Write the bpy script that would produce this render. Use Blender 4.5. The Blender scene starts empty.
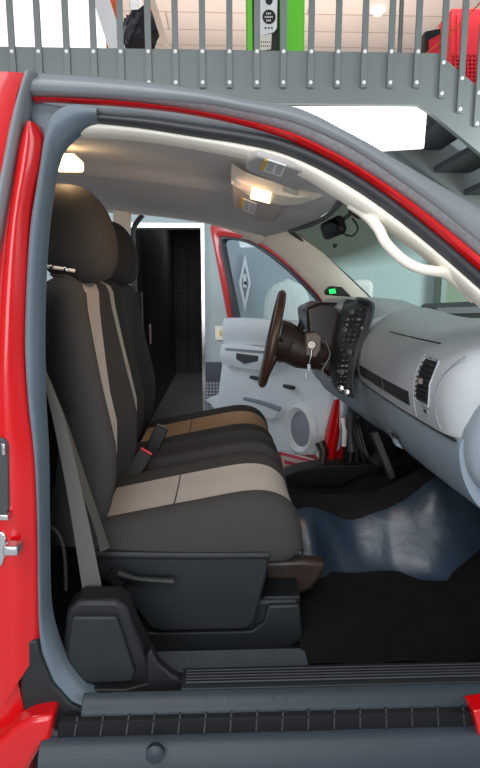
import bpy, bmesh, math, random
from mathutils import Vector, Matrix
random.seed(7)
scene = bpy.context.scene
col = scene.collection
# ------------------------------------------------------------------ camera, world, light, exposure
FPX, YAW, PITCH = 550.0, math.radians(2), math.radians(9.5)
CAM = Vector((0, -1.16, 1.5))
cd = bpy.data.cameras.new('camera'); cam = bpy.data.objects.new('camera', cd); col.objects.link(cam)
cam.location = CAM; cam.rotation_euler = (math.pi/2-PITCH, 0, -YAW)
cd.sensor_fit = 'VERTICAL'; cd.sensor_height = 36; cd.sensor_width = 36; cd.lens = FPX/768*36
cd.clip_start = .02
scene.camera = cam
w = bpy.data.worlds.new('world'); scene.world = w; w.use_nodes = True
w.node_tree.nodes['Background'].inputs[0].default_value = (.78, .88, 1, 1)
w.node_tree.nodes['Background'].inputs[1].default_value = .42
scene.view_settings.view_transform = 'Standard'; scene.view_settings.look = 'None'
scene.view_settings.gamma = 1; scene.view_settings.use_curve_mapping = False
scene.view_settings.exposure = 0.0
def area(name, loc, size, power, color, target):
    l = bpy.data.lights.new(name, 'AREA'); l.shape = 'RECTANGLE'; l.size, l.size_y = size
    l.energy = power; l.color = color
    o = bpy.data.objects.new(name, l); col.objects.link(o); o.location = loc
    o.rotation_euler = (Vector(target)-Vector(loc)).to_track_quat('-Z', 'Y').to_euler()
    return o
area('garage_tube_front', (-1.2, -2.6, 4.2), (4, .5), 130, (.97, .98, 1), (.2, 1, .9))
area('camera_side_fill', (-.8, -4.6, 1.9), (3.6, 2.4), 150, (.93, .97, 1), (.1, 1.2, 1.3))  # unseen fill added on the camera side to brighten pillar and door panel
area('garage_tube_back', (2.6, 2.2, 2.0), (.5, 1.2), 34, (.86, 1, .95), (1.5, 4, 1.6))
area('garage_window_left', (-1.6, 2.9, 2.3), (.8, .8), 14, (.85, .93, 1), (.9, 3.2, 1.0))
area('corridor_fill', (-.35, 7.5, 2.6), (.3, .3), 2.2, (.95, 1, .95), (-.35, 7.5, 0))  # unseen fill lamp added to lift the dark corridor
area('mezzanine_tube', (1.5, 3.6, 4.4), (4, .3), 70, (1, .97, .93), (1.0, 7, 4.6))
area('mezzanine_tube_rear', (0.5, 5.2, 3.3), (4, .6), 70, (1, .97, .93), (0.5, 6, 4.6))
area('daylight_front', (3.6, -1.2, 2.2), (2, 2), 55, (.88, .95, 1), (.6, .8, 1.0))

# ------------------------------------------------------------------ measuring helpers (a sight line met with a real plane)
_t, _p = YAW, PITCH
FW = Vector((math.sin(_t)*math.cos(_p), math.cos(_t)*math.cos(_p), -math.sin(_p)))
RT = Vector((math.cos(_t), -math.sin(_t), 0)); UP = RT.cross(FW)
def ray(px, py): return FW+RT*((px-240)/FPX)+UP*((384-py)/FPX)
def P(px, py, Y):
    v = ray(px, py); return CAM+v*((Y-CAM.y)/v.y)
def PZ(px, py, Z):
    v = ray(px, py); return CAM+v*((Z-CAM.z)/v.z)
def PX(px, py, X):
    v = ray(px, py); return CAM+v*((X-CAM.x)/v.x)
def PP(px, py, o, n):
    v = ray(px, py); return CAM+v*((o-CAM).dot(n)/v.dot(n))

# ------------------------------------------------------------------ materials
def srgb(c):
    return tuple(((x/255)/12.92 if x/255 <= .04045 else ((x/255+.055)/1.055)**2.4) for x in c)+(1,)
def mat(name, c, rough=.6, metal=0, var=.06, vs=12, bump=0, bs=200, coat=0, spec=.5, emit=None, es=1):
    m = bpy.data.materials.new(name); m.use_nodes = True; nt = m.node_tree; N = nt.nodes; L = nt.links
    b = N['Principled BSDF']; cc = srgb(c)
    tc = N.new('ShaderNodeTexCoord')
    if var:
        nz = N.new('ShaderNodeTexNoise'); nz.inputs['Scale'].default_value = vs; nz.inputs['Detail'].default_value = 5
        mx = N.new('ShaderNodeMix'); mx.data_type = 'RGBA'
        mx.inputs['A'].default_value = tuple(x*(1-var*2) for x in cc[:3])+(1,)
        mx.inputs['B'].default_value = tuple(min(1, x*(1+var*2)) for x in cc[:3])+(1,)
        L.new(tc.outputs['Object'], nz.inputs['Vector']); L.new(nz.outputs[0], mx.inputs['Factor']); L.new(mx.outputs['Result'], b.inputs['Base Color'])
    else: b.inputs['Base Color'].default_value = cc
    b.inputs['Roughness'].default_value = rough; b.inputs['Metallic'].default_value = metal
    b.inputs['Coat Weight'].default_value = coat; b.inputs['Coat Roughness'].default_value = .06
    b.inputs['Specular IOR Level'].default_value = spec
    if bump:
        n2 = N.new('ShaderNodeTexNoise'); n2.inputs['Scale'].default_value = bs; n2.inputs['Detail'].default_value = 3
        bp = N.new('ShaderNodeBump'); bp.inputs['Strength'].default_value = bump; bp.inputs['Distance'].default_value = .004
        L.new(tc.outputs['Object'], n2.inputs['Vector']); L.new(n2.outputs[0], bp.inputs['Height']); L.new(bp.outputs[0], b.inputs['Normal'])
    if emit:
        b.inputs['Emission Color'].default_value = srgb(emit); b.inputs['Emission Strength'].default_value = es
    return m
def glass(name, tint, refl=.06, band=None):
    m = bpy.data.materials.new(name); m.use_nodes = True; nt = m.node_tree; N = nt.nodes; L = nt.links
    N.clear(); out = N.new('ShaderNodeOutputMaterial'); tr = N.new('ShaderNodeBsdfTransparent'); gl = N.new('ShaderNodeBsdfGlossy')
    gl.inputs['Roughness'].default_value = .02
    mx = N.new('ShaderNodeMixShader'); mx.inputs[0].default_value = refl
    tr.inputs[0].default_value = srgb(tint)
    if band:      # the sun-shade tint printed along the top of the windscreen
        g = N.new('ShaderNodeNewGeometry'); s = N.new('ShaderNodeSeparateXYZ'); r = N.new('ShaderNodeMapRange'); c = N.new('ShaderNodeMix'); c.data_type = 'RGBA'
        L.new(g.outputs['Position'], s.inputs[0]); L.new(s.outputs['Z'], r.inputs[0])
        r.inputs[1].default_value = band[0]; r.inputs[2].default_value = band[1]
        c.inputs['A'].default_value = srgb(tint); c.inputs['B'].default_value = srgb(band[2])
        L.new(r.outputs[0], c.inputs['Factor']); L.new(c.outputs['Result'], tr.inputs[0])
    L.new(tr.outputs[0], mx.inputs[1]); L.new(gl.outputs[0], mx.inputs[2]); L.new(mx.outputs[0], out.inputs[0])
    return m
def lines_mat(name, c, c2, axis, scale, width, rough=.6, brick=False):
    m = mat(name, c, rough); nt = m.node_tree; N = nt.nodes; L = nt.links; b = N['Principled BSDF']
    tc = N.new('ShaderNodeTexCoord')
    br = N.new('ShaderNodeTexBrick'); br.inputs['Scale'].default_value = 1
    br.inputs['Brick Width'].default_value = scale[0]; br.inputs['Row Height'].default_value = scale[1]
    br.inputs['Mortar Size'].default_value = width; br.inputs['Mortar Smooth'].default_value = .3
    br.inputs['Color1'].default_value = srgb(c); br.inputs['Color2'].default_value = srgb(tuple(x*.96 for x in c)); br.inputs['Mortar'].default_value = srgb(c2)
    mp = N.new('ShaderNodeMapping'); mp.inputs['Rotation'].default_value = axis
    L.new(tc.outputs['Object'], mp.inputs[0]); L.new(mp.outputs[0], br.inputs['Vector']); L.new(br.outputs[0], b.inputs['Base Color'])
    return m
def plate_mat(name):
    m = mat(name, (150, 158, 165), .35, .8); nt = m.node_tree; N = nt.nodes; L = nt.links; b = N['Principled BSDF']
    tc = N.new('ShaderNodeTexCoord'); ck = N.new('ShaderNodeTexChecker'); ck.inputs['Scale'].default_value = 45
    mp = N.new('ShaderNodeMapping'); mp.inputs['Rotation'].default_value = (0, math.radians(45), 0)
    ck.inputs['Color1'].default_value = srgb((185, 192, 198)); ck.inputs['Color2'].default_value = srgb((105, 112, 120))
    L.new(tc.outputs['Object'], mp.inputs[0]); L.new(mp.outputs[0], ck.inputs['Vector']); L.new(ck.outputs[0], b.inputs['Base Color'])
    return m
M = dict(
    red=mat('red_paint', (192, 0, 5), .25, 0, .03, 3, coat=.45, spec=.5),
    rail=mat('grey_rubber_rail', (116, 120, 123), .38, 0, .04, 8),
    seal=mat('grey_blue_seal', (86, 98, 106), .5, 0, .08, 9),
    text=mat('textured_rubber', (128, 130, 132), .7, 0, .2, 120, .5, 400),
    bulb=mat('dark_rubber', (52, 54, 57), .5, 0, .06, 20),
    cream=mat('cream_trim', (236, 228, 212), .6, 0, .02, 10),
    headliner=mat('headliner_cloth', (206, 204, 201), .95, 0, .03, 60, .15, 500),
    visor=mat('visor_cloth', (176, 170, 166), .9, 0, .03, 40),
    seat=mat('dark_seat_cloth', (50, 50, 48), .95, 0, .08, 120, .4, 600),
    insert=mat('pale_seat_cloth', (172, 168, 162), .95, 0, .10, 160, .4, 500),
    tan=mat('warm_lit_seat_cloth', (182, 148, 112), .95, 0, .08, 160, .4, 500),  # the pale seat cloth with warm light put into its colour
    plastic=mat('black_plastic', (29, 33, 34), .5, 0, .08, 30, .2, 500, spec=.35),
    steprub=mat('black_step_rubber', (12, 13, 15), .65, 0, .1, 30, .1, 300, spec=.2),
    plasticd=mat('deep_black_plastic', (22, 24, 26), .5, 0, .1, 30, .1, 300, spec=.35),
    belt=mat('belt_webbing', (82, 82, 77), .85, 0, .08, 200, .3, 500),
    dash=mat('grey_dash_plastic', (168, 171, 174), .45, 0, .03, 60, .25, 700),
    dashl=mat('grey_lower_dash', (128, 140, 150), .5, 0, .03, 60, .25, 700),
    dashd=mat('taupe_dash_plastic', (108, 100, 92), .5, 0, .05, 40, .15, 500),
    cap=mat('pale_grained_plastic', (130, 140, 148), .6, 0, .15, 300, .6, 500),
    brown=mat('brown_black_plastic', (48, 35, 29), .42, 0, .1, 20),
    cluster=mat('dark_brown_gloss', (38, 29, 25), .3, 0, .1, 20),
    wheel=mat('brown_wheel_leather', (68, 46, 33), .4, 0, .15, 40),
    door=mat('pale_blue_door_plastic', (218, 224, 229), .5, 0, .03, 30),
    doord=mat('grey_speaker_cloth', (132, 138, 148), .7, 0, .15, 300),
    chrome=mat('chrome', (205, 205, 205), .2, 1, 0),
    lock=mat('dull_metal', (150, 145, 135), .4, .8, 0),
    silver=mat('silver_paint', (225, 228, 230), .4, 0, .02),
    wallglow=mat('glowing_white_wall', (240, 240, 240), .5, 0, 0, emit=(255, 255, 255), es=.75),  # white wall colour with an added glow
    white=mat('white_plastic', (238, 238, 236), .5, 0, 0),
    whiteglow=mat('white_glow_panel', (240, 240, 240), .5, 0, 0, emit=(255, 255, 255), es=.9),  # plain white with a glow set into the material
    lamp=mat('lamp_lens', (255, 230, 200), .5, 0, 0, emit=(255, 214, 160), es=3.2),
    greenled=mat('green_led', (20, 200, 80), .5, 0, 0, emit=(20, 230, 100), es=1.2),
    carpet=mat('grey_carpet', (70, 78, 84), 1, 0, .25, 150, .8, 500),
    vinyl=mat('dark_glossy_vinyl', (38, 52, 66), .33, 0, .35, 6, .9, 11, spec=.4),
    matt=mat('black_floor_mat', (19, 17, 17), .85, 0, .3, 10, .5, 90, spec=.2),
    sill=mat('blue_grey_sill', (34, 43, 49), .45, 0, .12, 14, .2, 60, spec=.35),
    board=mat('running_board_plastic', (32, 42, 51), .5, 0, .08, 10, .2, 300),
    steel=mat('painted_steel', (116, 122, 120), .5, .1, .05, 5),
    steeld=mat('dark_stair_steel', (58, 62, 66), .5, .2, .12, 6),
    wallg=mat('pale_green_wall', (162, 174, 177), .7, 0, .03, 2),
    wallo=mat('olive_wall', (120, 130, 112), .7, 0, .05, 2),
    wallw=mat('white_wall', (240, 240, 238), .7, 0, .01, 2),
    ceil=lines_mat('pinkish_plank_ceiling', (196, 178, 168), (150, 128, 118), (0, 0, 0), (3.2, .42), .012),
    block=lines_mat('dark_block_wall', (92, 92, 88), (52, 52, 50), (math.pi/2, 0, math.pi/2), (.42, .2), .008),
    concrete=mat('concrete_floor', (172, 176, 178), .7, 0, .12, 3),
    plate=plate_mat('tread_plate'),
    skirt=mat('dark_skirting', (70, 76, 82), .6),
    lime=mat('lime_green_paint', (110, 215, 50), .5, 0, .02),
    dark=mat('near_black', (22, 20, 20), .5),
    slit=mat('black_gap', (14, 14, 15), .8, 0, 0),
    crate=mat('red_crate_plastic', (205, 30, 45), .5, 0, .04),
    orange=mat('orange_fabric', (232, 96, 40), .8, 0, .2, 8),
    yellow=mat('yellow_label', (225, 180, 40), .6, 0, 0),
    paper=mat('pink_printed_paper', (240, 96, 120), .6, 0, 0),
    greycloth=mat('pale_ribbed_cover', (226, 238, 228), .7, 0, .03),
    black=mat('black_leather', (30, 33, 40), .45, 0, .2, 10),
    wood=mat('pale_board', (225, 200, 180), .7),
    glass=glass('door_glass', (228, 232, 236), .05),
    shield=glass('windscreen_glass', (226, 240, 234), .03, (1.60, 1.665, (118, 122, 108))),
)

# ------------------------------------------------------------------ mesh helpers
class MB:
    def __init__(s): s.v = []; s.f = []; s.m = []
    def add(s, vs, fs, mi=0):
        o = len(s.v); s.v += [Vector(v) for v in vs]
        for f in fs: s.f.append([o+i for i in f]); s.m.append(mi)
        return s
    def box(s, c, size, rot=None, mi=0, taper=1):
        vs = []
        for z in (-.5, .5):
            k = taper if z > 0 else 1
            for x, y in ((-.5, -.5), (.5, -.5), (.5, .5), (-.5, .5)): vs.append(Vector((x*size[0]*k, y*size[1]*k, z*size[2])))
        if rot is not None: vs = [rot@v for v in vs]
        c = Vector(c)
        return s.add([v+c for v in vs], [(3, 2, 1, 0), (4, 5, 6, 7), (0, 1, 5, 4), (1, 2, 6, 5), (2, 3, 7, 6), (3, 0, 4, 7)], mi)
    def bar(s, a, b, wy, wt, mi=0, up=Vector((0, 1, 0))):
        a = Vector(a); b = Vector(b); d = (b-a).normalized(); u = up-d*up.dot(d); u.normalize(); n = d.cross(u)
        vs = []
        for q in (a, b):
            for i, j in ((-1, -1), (1, -1), (1, 1), (-1, 1)): vs.append(q+u*(wy/2*i)+n*(wt/2*j))
        return s.add(vs, [(3, 2, 1, 0), (4, 5, 6, 7), (0, 1, 5, 4), (1, 2, 6, 5), (2, 3, 7, 6), (3, 0, 4, 7)], mi)
    def loft(s, rings, caps=True, closed=True, mi=0, mfun=None):
        n = len(rings[0]); o = len(s.v)
        for r in rings: s.v += [Vector(v) for v in r]
        for i in range(len(rings)-1):
            for j in range(n if closed else n-1):
                k = (j+1) % n
                s.f.append([o+i*n+j, o+i*n+k, o+(i+1)*n+k, o+(i+1)*n+j]); s.m.append(mfun(i, j) if mfun else mi)
        if caps and closed:
            s.f.append([o+j for j in reversed(range(n))]); s.m.append(mi)
            s.f.append([o+(len(rings)-1)*n+j for j in range(n)]); s.m.append(mi)
        return s
    def tube(s, pts, r, n=10, flat=1, mi=0, smooth=0, up=(0, 1, 0)):
        pts = [Vector(p) for p in pts]
        if smooth: pts = cat(pts, smooth)
        rr = (lambda t: r) if not isinstance(r, (list, tuple)) else (lambda t: r[min(len(r)-2, int(t*(len(r)-1)))]*(1-(t*(len(r)-1)-min(len(r)-2, int(t*(len(r)-1)))))+r[min(len(r)-2, int(t*(len(r)-1)))+1]*(t*(len(r)-1)-min(len(r)-2, int(t*(len(r)-1)))))
        rings = []; u = Vector(up)
        for i, p in enumerate(pts):
            d = (pts[min(i+1, len(pts)-1)]-pts[max(i-1, 0)]).normalized()
            a = u-d*u.dot(d)
            if a.length < 1e-3: a = Vector((1, 0, .2))-d*Vector((1, 0, .2)).dot(d)
            a.normalize(); b = d.cross(a); q = rr(i/(len(pts)-1))
            rings.append([p+a*(q*math.cos(2*math.pi*k/n))+b*(q*flat*math.sin(2*math.pi*k/n)) for k in range(n)])
        return s.loft(rings, mi=mi)
    def prism(s, poly, vec, mi=0):
        n = len(poly); vec = Vector(vec); a = [Vector(p) for p in poly]
        s.add(a+[p+vec for p in a], [list(range(n)), list(reversed(range(n, 2*n)))]+[(j, n+j, n+(j+1) % n, (j+1) % n) for j in range(n)], mi)
        return s
    def lathe(s, c, ax, prof, n=32, mi=0):
        ax = Vector(ax).normalized(); u = ax.orthogonal().normalized(); v = ax.cross(u); c = Vector(c)
        return s.loft([[c+ax*h+(u*math.cos(2*math.pi*k/n)+v*math.sin(2*math.pi*k/n))*max(r, 1e-4) for k in range(n)] for h, r in prof], mi=mi)
    def ribbon(s, A, B, Y0, Y1, n=60, k=6, bulge=.01, thick=.02, mi=0):
        """band between two outlines: near edge at depth Y0, other at Y1, rounded towards the viewer side, closed at the back"""
        Y0 = Y0 if isinstance(Y0, tuple) else (Y0, Y0); Y1 = Y1 if isinstance(Y1, tuple) else (Y1, Y1)
        a = resample(A, n); b = resample(B, n); rings = []
        for i in range(n):
            t = i/(n-1); ya = Y0[0]*(1-t)+Y0[1]*t; yb = Y1[0]*(1-t)+Y1[1]*t
            pa = P(a[i][0], a[i][1], ya); pb = P(b[i][0], b[i][1], yb)
            ring = [pa.lerp(pb, j/k)+Vector((0, -bulge*math.sin(math.pi*j/k), 0)) for j in range(k+1)]
            ring += [pb.lerp(pa, j/2)+Vector((0, thick, 0)) for j in range(3)]
            rings.append(ring)
        return s.loft(rings, mi=mi)
    def build(s, name, mats, parent=None, smooth=35, bevel=0, kind=None, label=None, sub=0):
        me = bpy.data.meshes.new(name); 
        off = Vector((0, 0, 0))
        q = parent
        if parent is not None:
            while q is not None: off += q.location; q = q.parent
        lo = Vector([min(v[i] for v in s.v) for i in range(3)]); hi = Vector([max(v[i] for v in s.v) for i in range(3)])
        org = Vector(((lo.x+hi.x)/2, (lo.y+hi.y)/2, lo.z))
        me.from_pydata([v-org for v in s.v], [], s.f)
        if not isinstance(mats, (list, tuple)): mats = [mats]
        for m in mats: me.materials.append(m)
        me.polygons.foreach_set('material_index', s.m)
        bm = bmesh.new(); bm.from_mesh(me); bmesh.ops.recalc_face_normals(bm, faces=bm.faces); bm.to_mesh(me); bm.free()
        me.shade_smooth(); me.set_sharp_from_angle(angle=math.radians(smooth))
        o = bpy.data.objects.new(name, me); col.objects.link(o); o.location = org-off
        if parent is not None: o.parent = parent
        if bevel:
            bv = o.modifiers.new('bevel', 'BEVEL'); bv.width = bevel; bv.segments = 3; bv.limit_method = 'ANGLE'; bv.angle_limit = math.radians(40)
            bv.harden_normals = False
        if sub:
            sb = o.modifiers.new('sub', 'SUBSURF'); sb.levels = sb.render_levels = sub
        if kind: o['kind'] = kind
        if label: o['label'] = label
        return o
def cat(pts, m):
    out = []; n = len(pts)
    for i in range(n-1):
        p0 = pts[max(i-1, 0)]; p1 = pts[i]; p2 = pts[i+1]; p3 = pts[min(i+2, n-1)]
        for k in range(m):
            t = k/m
            out.append(tuple(.5*((2*b)+(-a+c)*t+(2*a-5*b+4*c-d)*t*t+(-a+3*b-3*c+d)*t**3) for a, b, c, d in zip(p0, p1, p2, p3)))
    out.append(tuple(pts[-1]))
    return [Vector(p) for p in out] if len(pts[0]) == 3 else out
def resample(pts, n):
    c = cat([tuple(p) for p in pts], 10); L = [0]
    for a, b in zip(c, c[1:]): L.append(L[-1]+math.dist(a, b))
    out = []; j = 0
    for i in range(n):
        s = L[-1]*i/(n-1)
        while j < len(L)-2 and L[j+1] < s: j += 1
        t = (s-L[j])/max(1e-9, L[j+1]-L[j]); out.append(tuple(a+(b-a)*t for a, b in zip(c[j], c[j+1])))
    return out
def lerp_tab(tab, x):
    if x <= tab[0][0]: return tab[0][1]
    for (a, u), (b, v) in zip(tab, tab[1:]):
        if x <= b: return u+(v-u)*(x-a)/(b-a)
    return tab[-1][1]
def empty(name, loc, label=None, cat_=None, group=None, parent=None):
    o = bpy.data.objects.new(name, None); col.objects.link(o); o.empty_display_size = .1
    off = Vector((0, 0, 0)); q = parent
    while q is not None: off += q.location; q = q.parent
    o.location = Vector(loc)-off
    if parent: o.parent = parent
    if label: tag(o, label, cat_, group)
    return o
def tag(o, label, cat_, group=None):
    o['label'] = label; o['category'] = cat_
    if group: o['group'] = group
    return o
def bb(c, size, name, m, parent=None, bevel=.004, rot=None, kind=None, label=None):
    return MB().box(c, size, rot).build(name, m, parent, bevel=bevel, kind=kind, label=label)

# ================================================================== THE GARAGE
WY = 4.0
MB().box((1, 2.5, -.05), (14, 17, .1)).build('floor', M['concrete'], kind='structure')
dl, dr = P(131, 300, WY).x, P(202, 300, WY).x; dt = P(165, 228, WY).z
sk = P(210, 362, WY).z; pl = P(210, 381, WY).z
wb = MB()
wb.box(((dl-5)/2-.0, WY+.06, 1.49), (dl+5, .12, 2.98))
wb.box(((dl+dr)/2, WY+.06, (dt+2.98)/2), (dr-dl, .12, 2.98-dt))
wb.box(((dr+5)/2, WY+.06, 1.49), (5-dr, .12, 2.98))
wb.build('wall_back', M['wallg'], kind='structure')
MB().box(((dr+5)/2, WY-.012, (sk+pl)/2), (5-dr-.02, .024, sk-pl)).build('baseboard_back', M['skirt'], kind='structure')
MB().box(((dr+5)/2, WY-.006, pl/2), (5-dr-.02, .012, pl)).build('trim_1', M['plate'], kind='structure')
# door frame and dark corridor beyond it
f = MB(); f.box((dl-.012, WY-.01, dt/2), (.03, .05, dt)); f.box((dr+.012, WY-.01, dt/2), (.03, .05, dt)); f.box(((dl+dr)/2, WY-.01, dt+.02), (dr-dl+.055, .05, .04))
f.build('trim_2', M['chrome'], kind='structure')
c = MB()
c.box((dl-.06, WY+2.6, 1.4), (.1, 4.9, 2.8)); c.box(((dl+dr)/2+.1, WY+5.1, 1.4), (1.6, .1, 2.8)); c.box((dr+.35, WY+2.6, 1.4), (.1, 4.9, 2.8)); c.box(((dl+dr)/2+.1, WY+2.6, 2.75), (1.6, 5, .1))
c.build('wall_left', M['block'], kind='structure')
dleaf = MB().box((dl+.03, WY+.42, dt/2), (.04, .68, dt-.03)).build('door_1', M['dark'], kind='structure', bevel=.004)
h = MB()
for yy in (.12, .2): h.tube([(dl+.11, WY+yy+.3, 1.18), (dl+.11, WY+yy+.3, .98)], .008)
h.build('door_handle', M['chrome'], dleaf)
# olive return wall seen through the right of the windscreen
px1 = P(441, 290, 3.8).x
MB().box((px1+1.2, 3.88, 1.3), (2.4, .14, 2.6)).build('wall_right', M['wallo'], kind='structure')
MB().box((px1+.02, 3.795, 1.3), (.05, .03, 2.6)).build('trim_3', M['steel'], kind='structure')
# mezzanine floor, white upper wall, plank ceiling
BY = 2.94
x1s = P(437, 57, BY).x-.0
zt, zb = P(240, 50, BY).z, P(240, 105, BY).z
MB().box(((x1s-4.5)/2, (BY+3.02)/2+2.5, zt-.07), (x1s+4.5, 4.9, .1)).build('trim_4', M['steel'], kind='structure')
MB().box((x1s+1.5, 5.4, zt-.07), (3, 3, .1)).build('trim_5', M['steel'], kind='structure')
xw = P(106, 20, 4.3).x
MB().box((xw-2, 4.36, zt-.02+.75), (4, .1, 1.5)).build('glowing_wall_1', M['wallglow'], kind='structure')  # white upper wall area made to glow to brighten it
MB().box((1, 6.5, 4.66), (12, 8, .1)).build('ceiling', M['ceil'], kind='structure')
MB().box((1, 10.4, 3.6), (12, .1, 2.1)).build('wall_upper_back', M['wallw'], kind='structure')

# light fitting on the ceiling
cp = PZ(378, 10, 4.6)
o = MB().lathe((cp.x, cp.y, 4.61), (0, 0, -1), [(0, .09), (.02, .09), (.03, .06), (.06, .05), (.065, 0)]).build('smoke_detector', M['cream'])
tag(o, 'round cream smoke detector on the plank ceiling above the mezzanine', 'smoke detector')

# ---- mezzanine railing
x0b, x1b = P(-60, 60, BY).x, P(437, 57, BY).x
rail = empty('mezzanine_railing', (0, BY, zb), 'grey steel mezzanine railing with flat balusters bolted to a deep beam', 'railing')
be = MB()
pb = [P(-60, 46, BY), P(240, 50, BY), P(438, 57, BY), P(480, 88, BY), P(560, 150, BY), P(560, 218, BY), P(480, 153, BY), P(421, 104.5, BY), P(240, 104.5, BY), P(-60, 104.5, BY)]
pb[0].z = pb[1].z; pb[2].z = pb[1].z; pb[8].z = pb[9].z = pb[7].z
be.prism(pb, (0, .05, 0)).build('beam', M['steel'], rail, bevel=.003)
bx = [12.5-27, 12.5, 39, 67, 94, 121, 148.5, 175.5, 202.5, 229.5, 257, 283.5, 311, 338, 364.5, 391, 417.5, 443.5, 463, 481, 500]
for i, x in enumerate(bx):
    drop = 0 if x < 430 else (x-430)*.9
    q = P(x, 70, BY-.03); zl = P(x, 87+drop*.85, BY-.03).z
    b_ = MB().box((q.x, BY-.012, (zl+4.15)/2), (.042, .02, 4.15-zl)).build('baluster', M['steel'], rail, bevel=.002)
    for yy in (51+drop*.9, 82+drop*.9):
        r = P(x, yy, BY-.03)
        MB().lathe((q.x, BY-.021, r.z), (0, -1, 0), [(0, .013), (.006, .013), (.01, .008), (.011, 0)], 12).build('bolt', M['white'], b_)
MB().box(((x0b+3)/2, BY-.012, 4.17), (3-x0b, .05, .04)).build('handrail', M['steel'], rail, bevel=.003)
q = P(401, 20, 3.3); o = MB().tube([(q.x, 3.3, zt-.02), (q.x, 3.3, 4.61)], .017).build('support_pipe', M['steel']); tag(o, 'thin grey vertical pipe standing behind the mezzanine balusters', 'pipe')

# ---- staircase behind the sloping stringer
st = empty('staircase', (1.6, 3.3, 0), 'dark steel staircase descending to the right below the mezzanine', 'staircase')
sx, sz = P(421, 104.5, BY).x, zb
slope = (P(480, 153, BY).z-zb)/(P(480, 153, BY).x-sx)
for i in range(9):
    xx = sx+.25+i*.27; zz = sz+.10+slope*(xx-sx)
    MB().box((xx+.05, 3.36, zz), (.32, .72, .05)).build('tread', M['steeld'], st, bevel=.004)
a = Vector((sx-.3, 3.76, sz+.15-slope*.3)); b = Vector((sx+2.4, 3.76, sz+.15+slope*2.4))
MB().bar(a, b, .04, .3).build('stringer', M['steel'], st)

# ---- white panel below the beam, small white notice further right
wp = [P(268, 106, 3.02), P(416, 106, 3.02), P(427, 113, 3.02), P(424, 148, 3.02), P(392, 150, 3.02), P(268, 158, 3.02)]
o = MB().prism(wp, (0, .03, 0)).build('glowing_panel', M['whiteglow'], bevel=.003); tag(o, 'glowing white panel fixed under the mezzanine beam above the truck roof', 'light panel')  # plain white panel whose material glows, no lamp behind it
q = P(474, 157, 3.95)
o = bb((q.x, 3.97, q.z), (.22, .02, .13), 'wall_notice', M['white']); tag(o, 'small white notice on the wall behind the stairs', 'notice')

# ---- things on the mezzanine
DY = 3.25
def at(px, py, Y=DY): return P(px, py, Y)
g = empty('display_stand', (at(276, 40).x, DY+.1, zt-.02), 'lime green framed dark stand with a white sign behind the railing', 'display stand')
def slab(name, poly, Y, d, m, parent, bev=.003, label=None):
    return MB().prism([P(x, y, Y) for x, y in poly], (0, d, 0)).build(name, m, parent, bevel=bev, label=label)
slab('back_board', [(248, -25), (283, -25), (283, 73), (250, 73)], DY+.02, .2, M['dark'], g)
slab('frame_post', [(247, -25), (252, -25), (253, 73), (248, 73)], DY, .24, M['lime'], g)
slab('frame_post', [(280, -25), (285, -25), (285, 73), (280, 73)], DY-.01, .24, M['lime'], g)
slab('side_panel', [(285, -25), (305, -25), (304, 73), (285, 73)], DY+.01, .24, M['lime'], g)
sg = slab('sign', [(260, -25), (278, -25), (277, 28), (274, 32), (260, 36)], DY-.01, .02, M['white'], g, label='white sign with a black round emblem and small marks')
c0 = at(269, 17, DY-.012); MB().lathe(c0, (0, -1, 0), [(0, .048), (.004, .048), (.005, 0)], 28).build('emblem', M['dark'], sg)
c1 = at(269, 1, DY-.012); MB().lathe(c1, (0, -1, 0), [(0, .026), (.004, .026), (.005, 0)], 20).build('emblem', M['dark'], sg)
ln = MB()
for k, (yy, ww) in enumerate(((13.5, 6), (17, 9), (20.5, 6))):
    for j in range(int(ww/1.6)):
        q = at(269-ww/2+.8+j*1.7, yy, DY-.02); ln.box(q, (.008, .003, .011))
ln.build('lettering', M['white'], sg)
sm = MB()
for k in range(3): sm.box(at(265.5+k*3.2, 28, DY-.012), (.012, .003, .012))
sm.build('marks', M['dark'], sg)
s2 = slab('small_sign', [(259.5, 36), (272, 33.5), (271, 49), (260, 51)], DY-.01, .02, M['cream'], g)
sm = MB()
for r_ in range(2):
    for k in range(5): sm.box(at(261.7+k*2, 42+r_*4, DY-.012), (.007, .003, .008))
sm.build('marks', M['dark'], s2)
# leaning boards
o = MB().bar(at(88, -40, 3.35)+Vector((0, .1, 0)), at(126, 76, 3.35), .03, .12).build('leaning_board', M['white']); tag(o, 'white board leaning behind the railing, left of the black jacket', 'board')
o = MB().bar(at(140, -40, 3.18)+Vector((0, .03, 0)), at(173, 70, 3.18), .02, .045).build('leaning_lath', M['wood']); tag(o, 'thin beige wooden lath leaning just right of the black jacket', 'lath')
# jacket and rack
rk = empty('garment_rack', (at(135, 50, 3.75).x, 3.75, zt-.02), 'orange metal rack under the black jacket behind the railing', 'rack')
for (xa, xb, ww) in ((109, 117, .12), (148, 151, .08)):
    MB().bar(at(xa, -30, 3.75), at(xb, 94, 3.75), .03, ww).build('post', M['orange'], rk, bevel=.004)
MB().bar(at(105, -12, 3.75), at(158, -12, 3.75), .03, .04).build('crossbar', M['orange'], rk, bevel=.004)
rings = []
for i in range(40):
    t = i/39; yy = 16+t*31; hw = (16+4*math.sin(t*3.1))*(1 if t > .12 else .85)
    cx = 140+2*math.sin(t*5); rings.append([at(cx+hw*math.cos(a_)*(1+.05*math.sin(3*a_+t*6)), yy+3*math.sin(a_*2), 3.5)+Vector((0, .12*math.sin(a_)+.02*math.sin(7*a_+3*t), 0)) for a_ in [2*math.pi*k/28 for k in range(28)]])
o = MB().loft(rings).build('jacket', M['black'], smooth=60); tag(o, 'black leather jacket hanging in folds on the orange rack', 'jacket')
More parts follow.
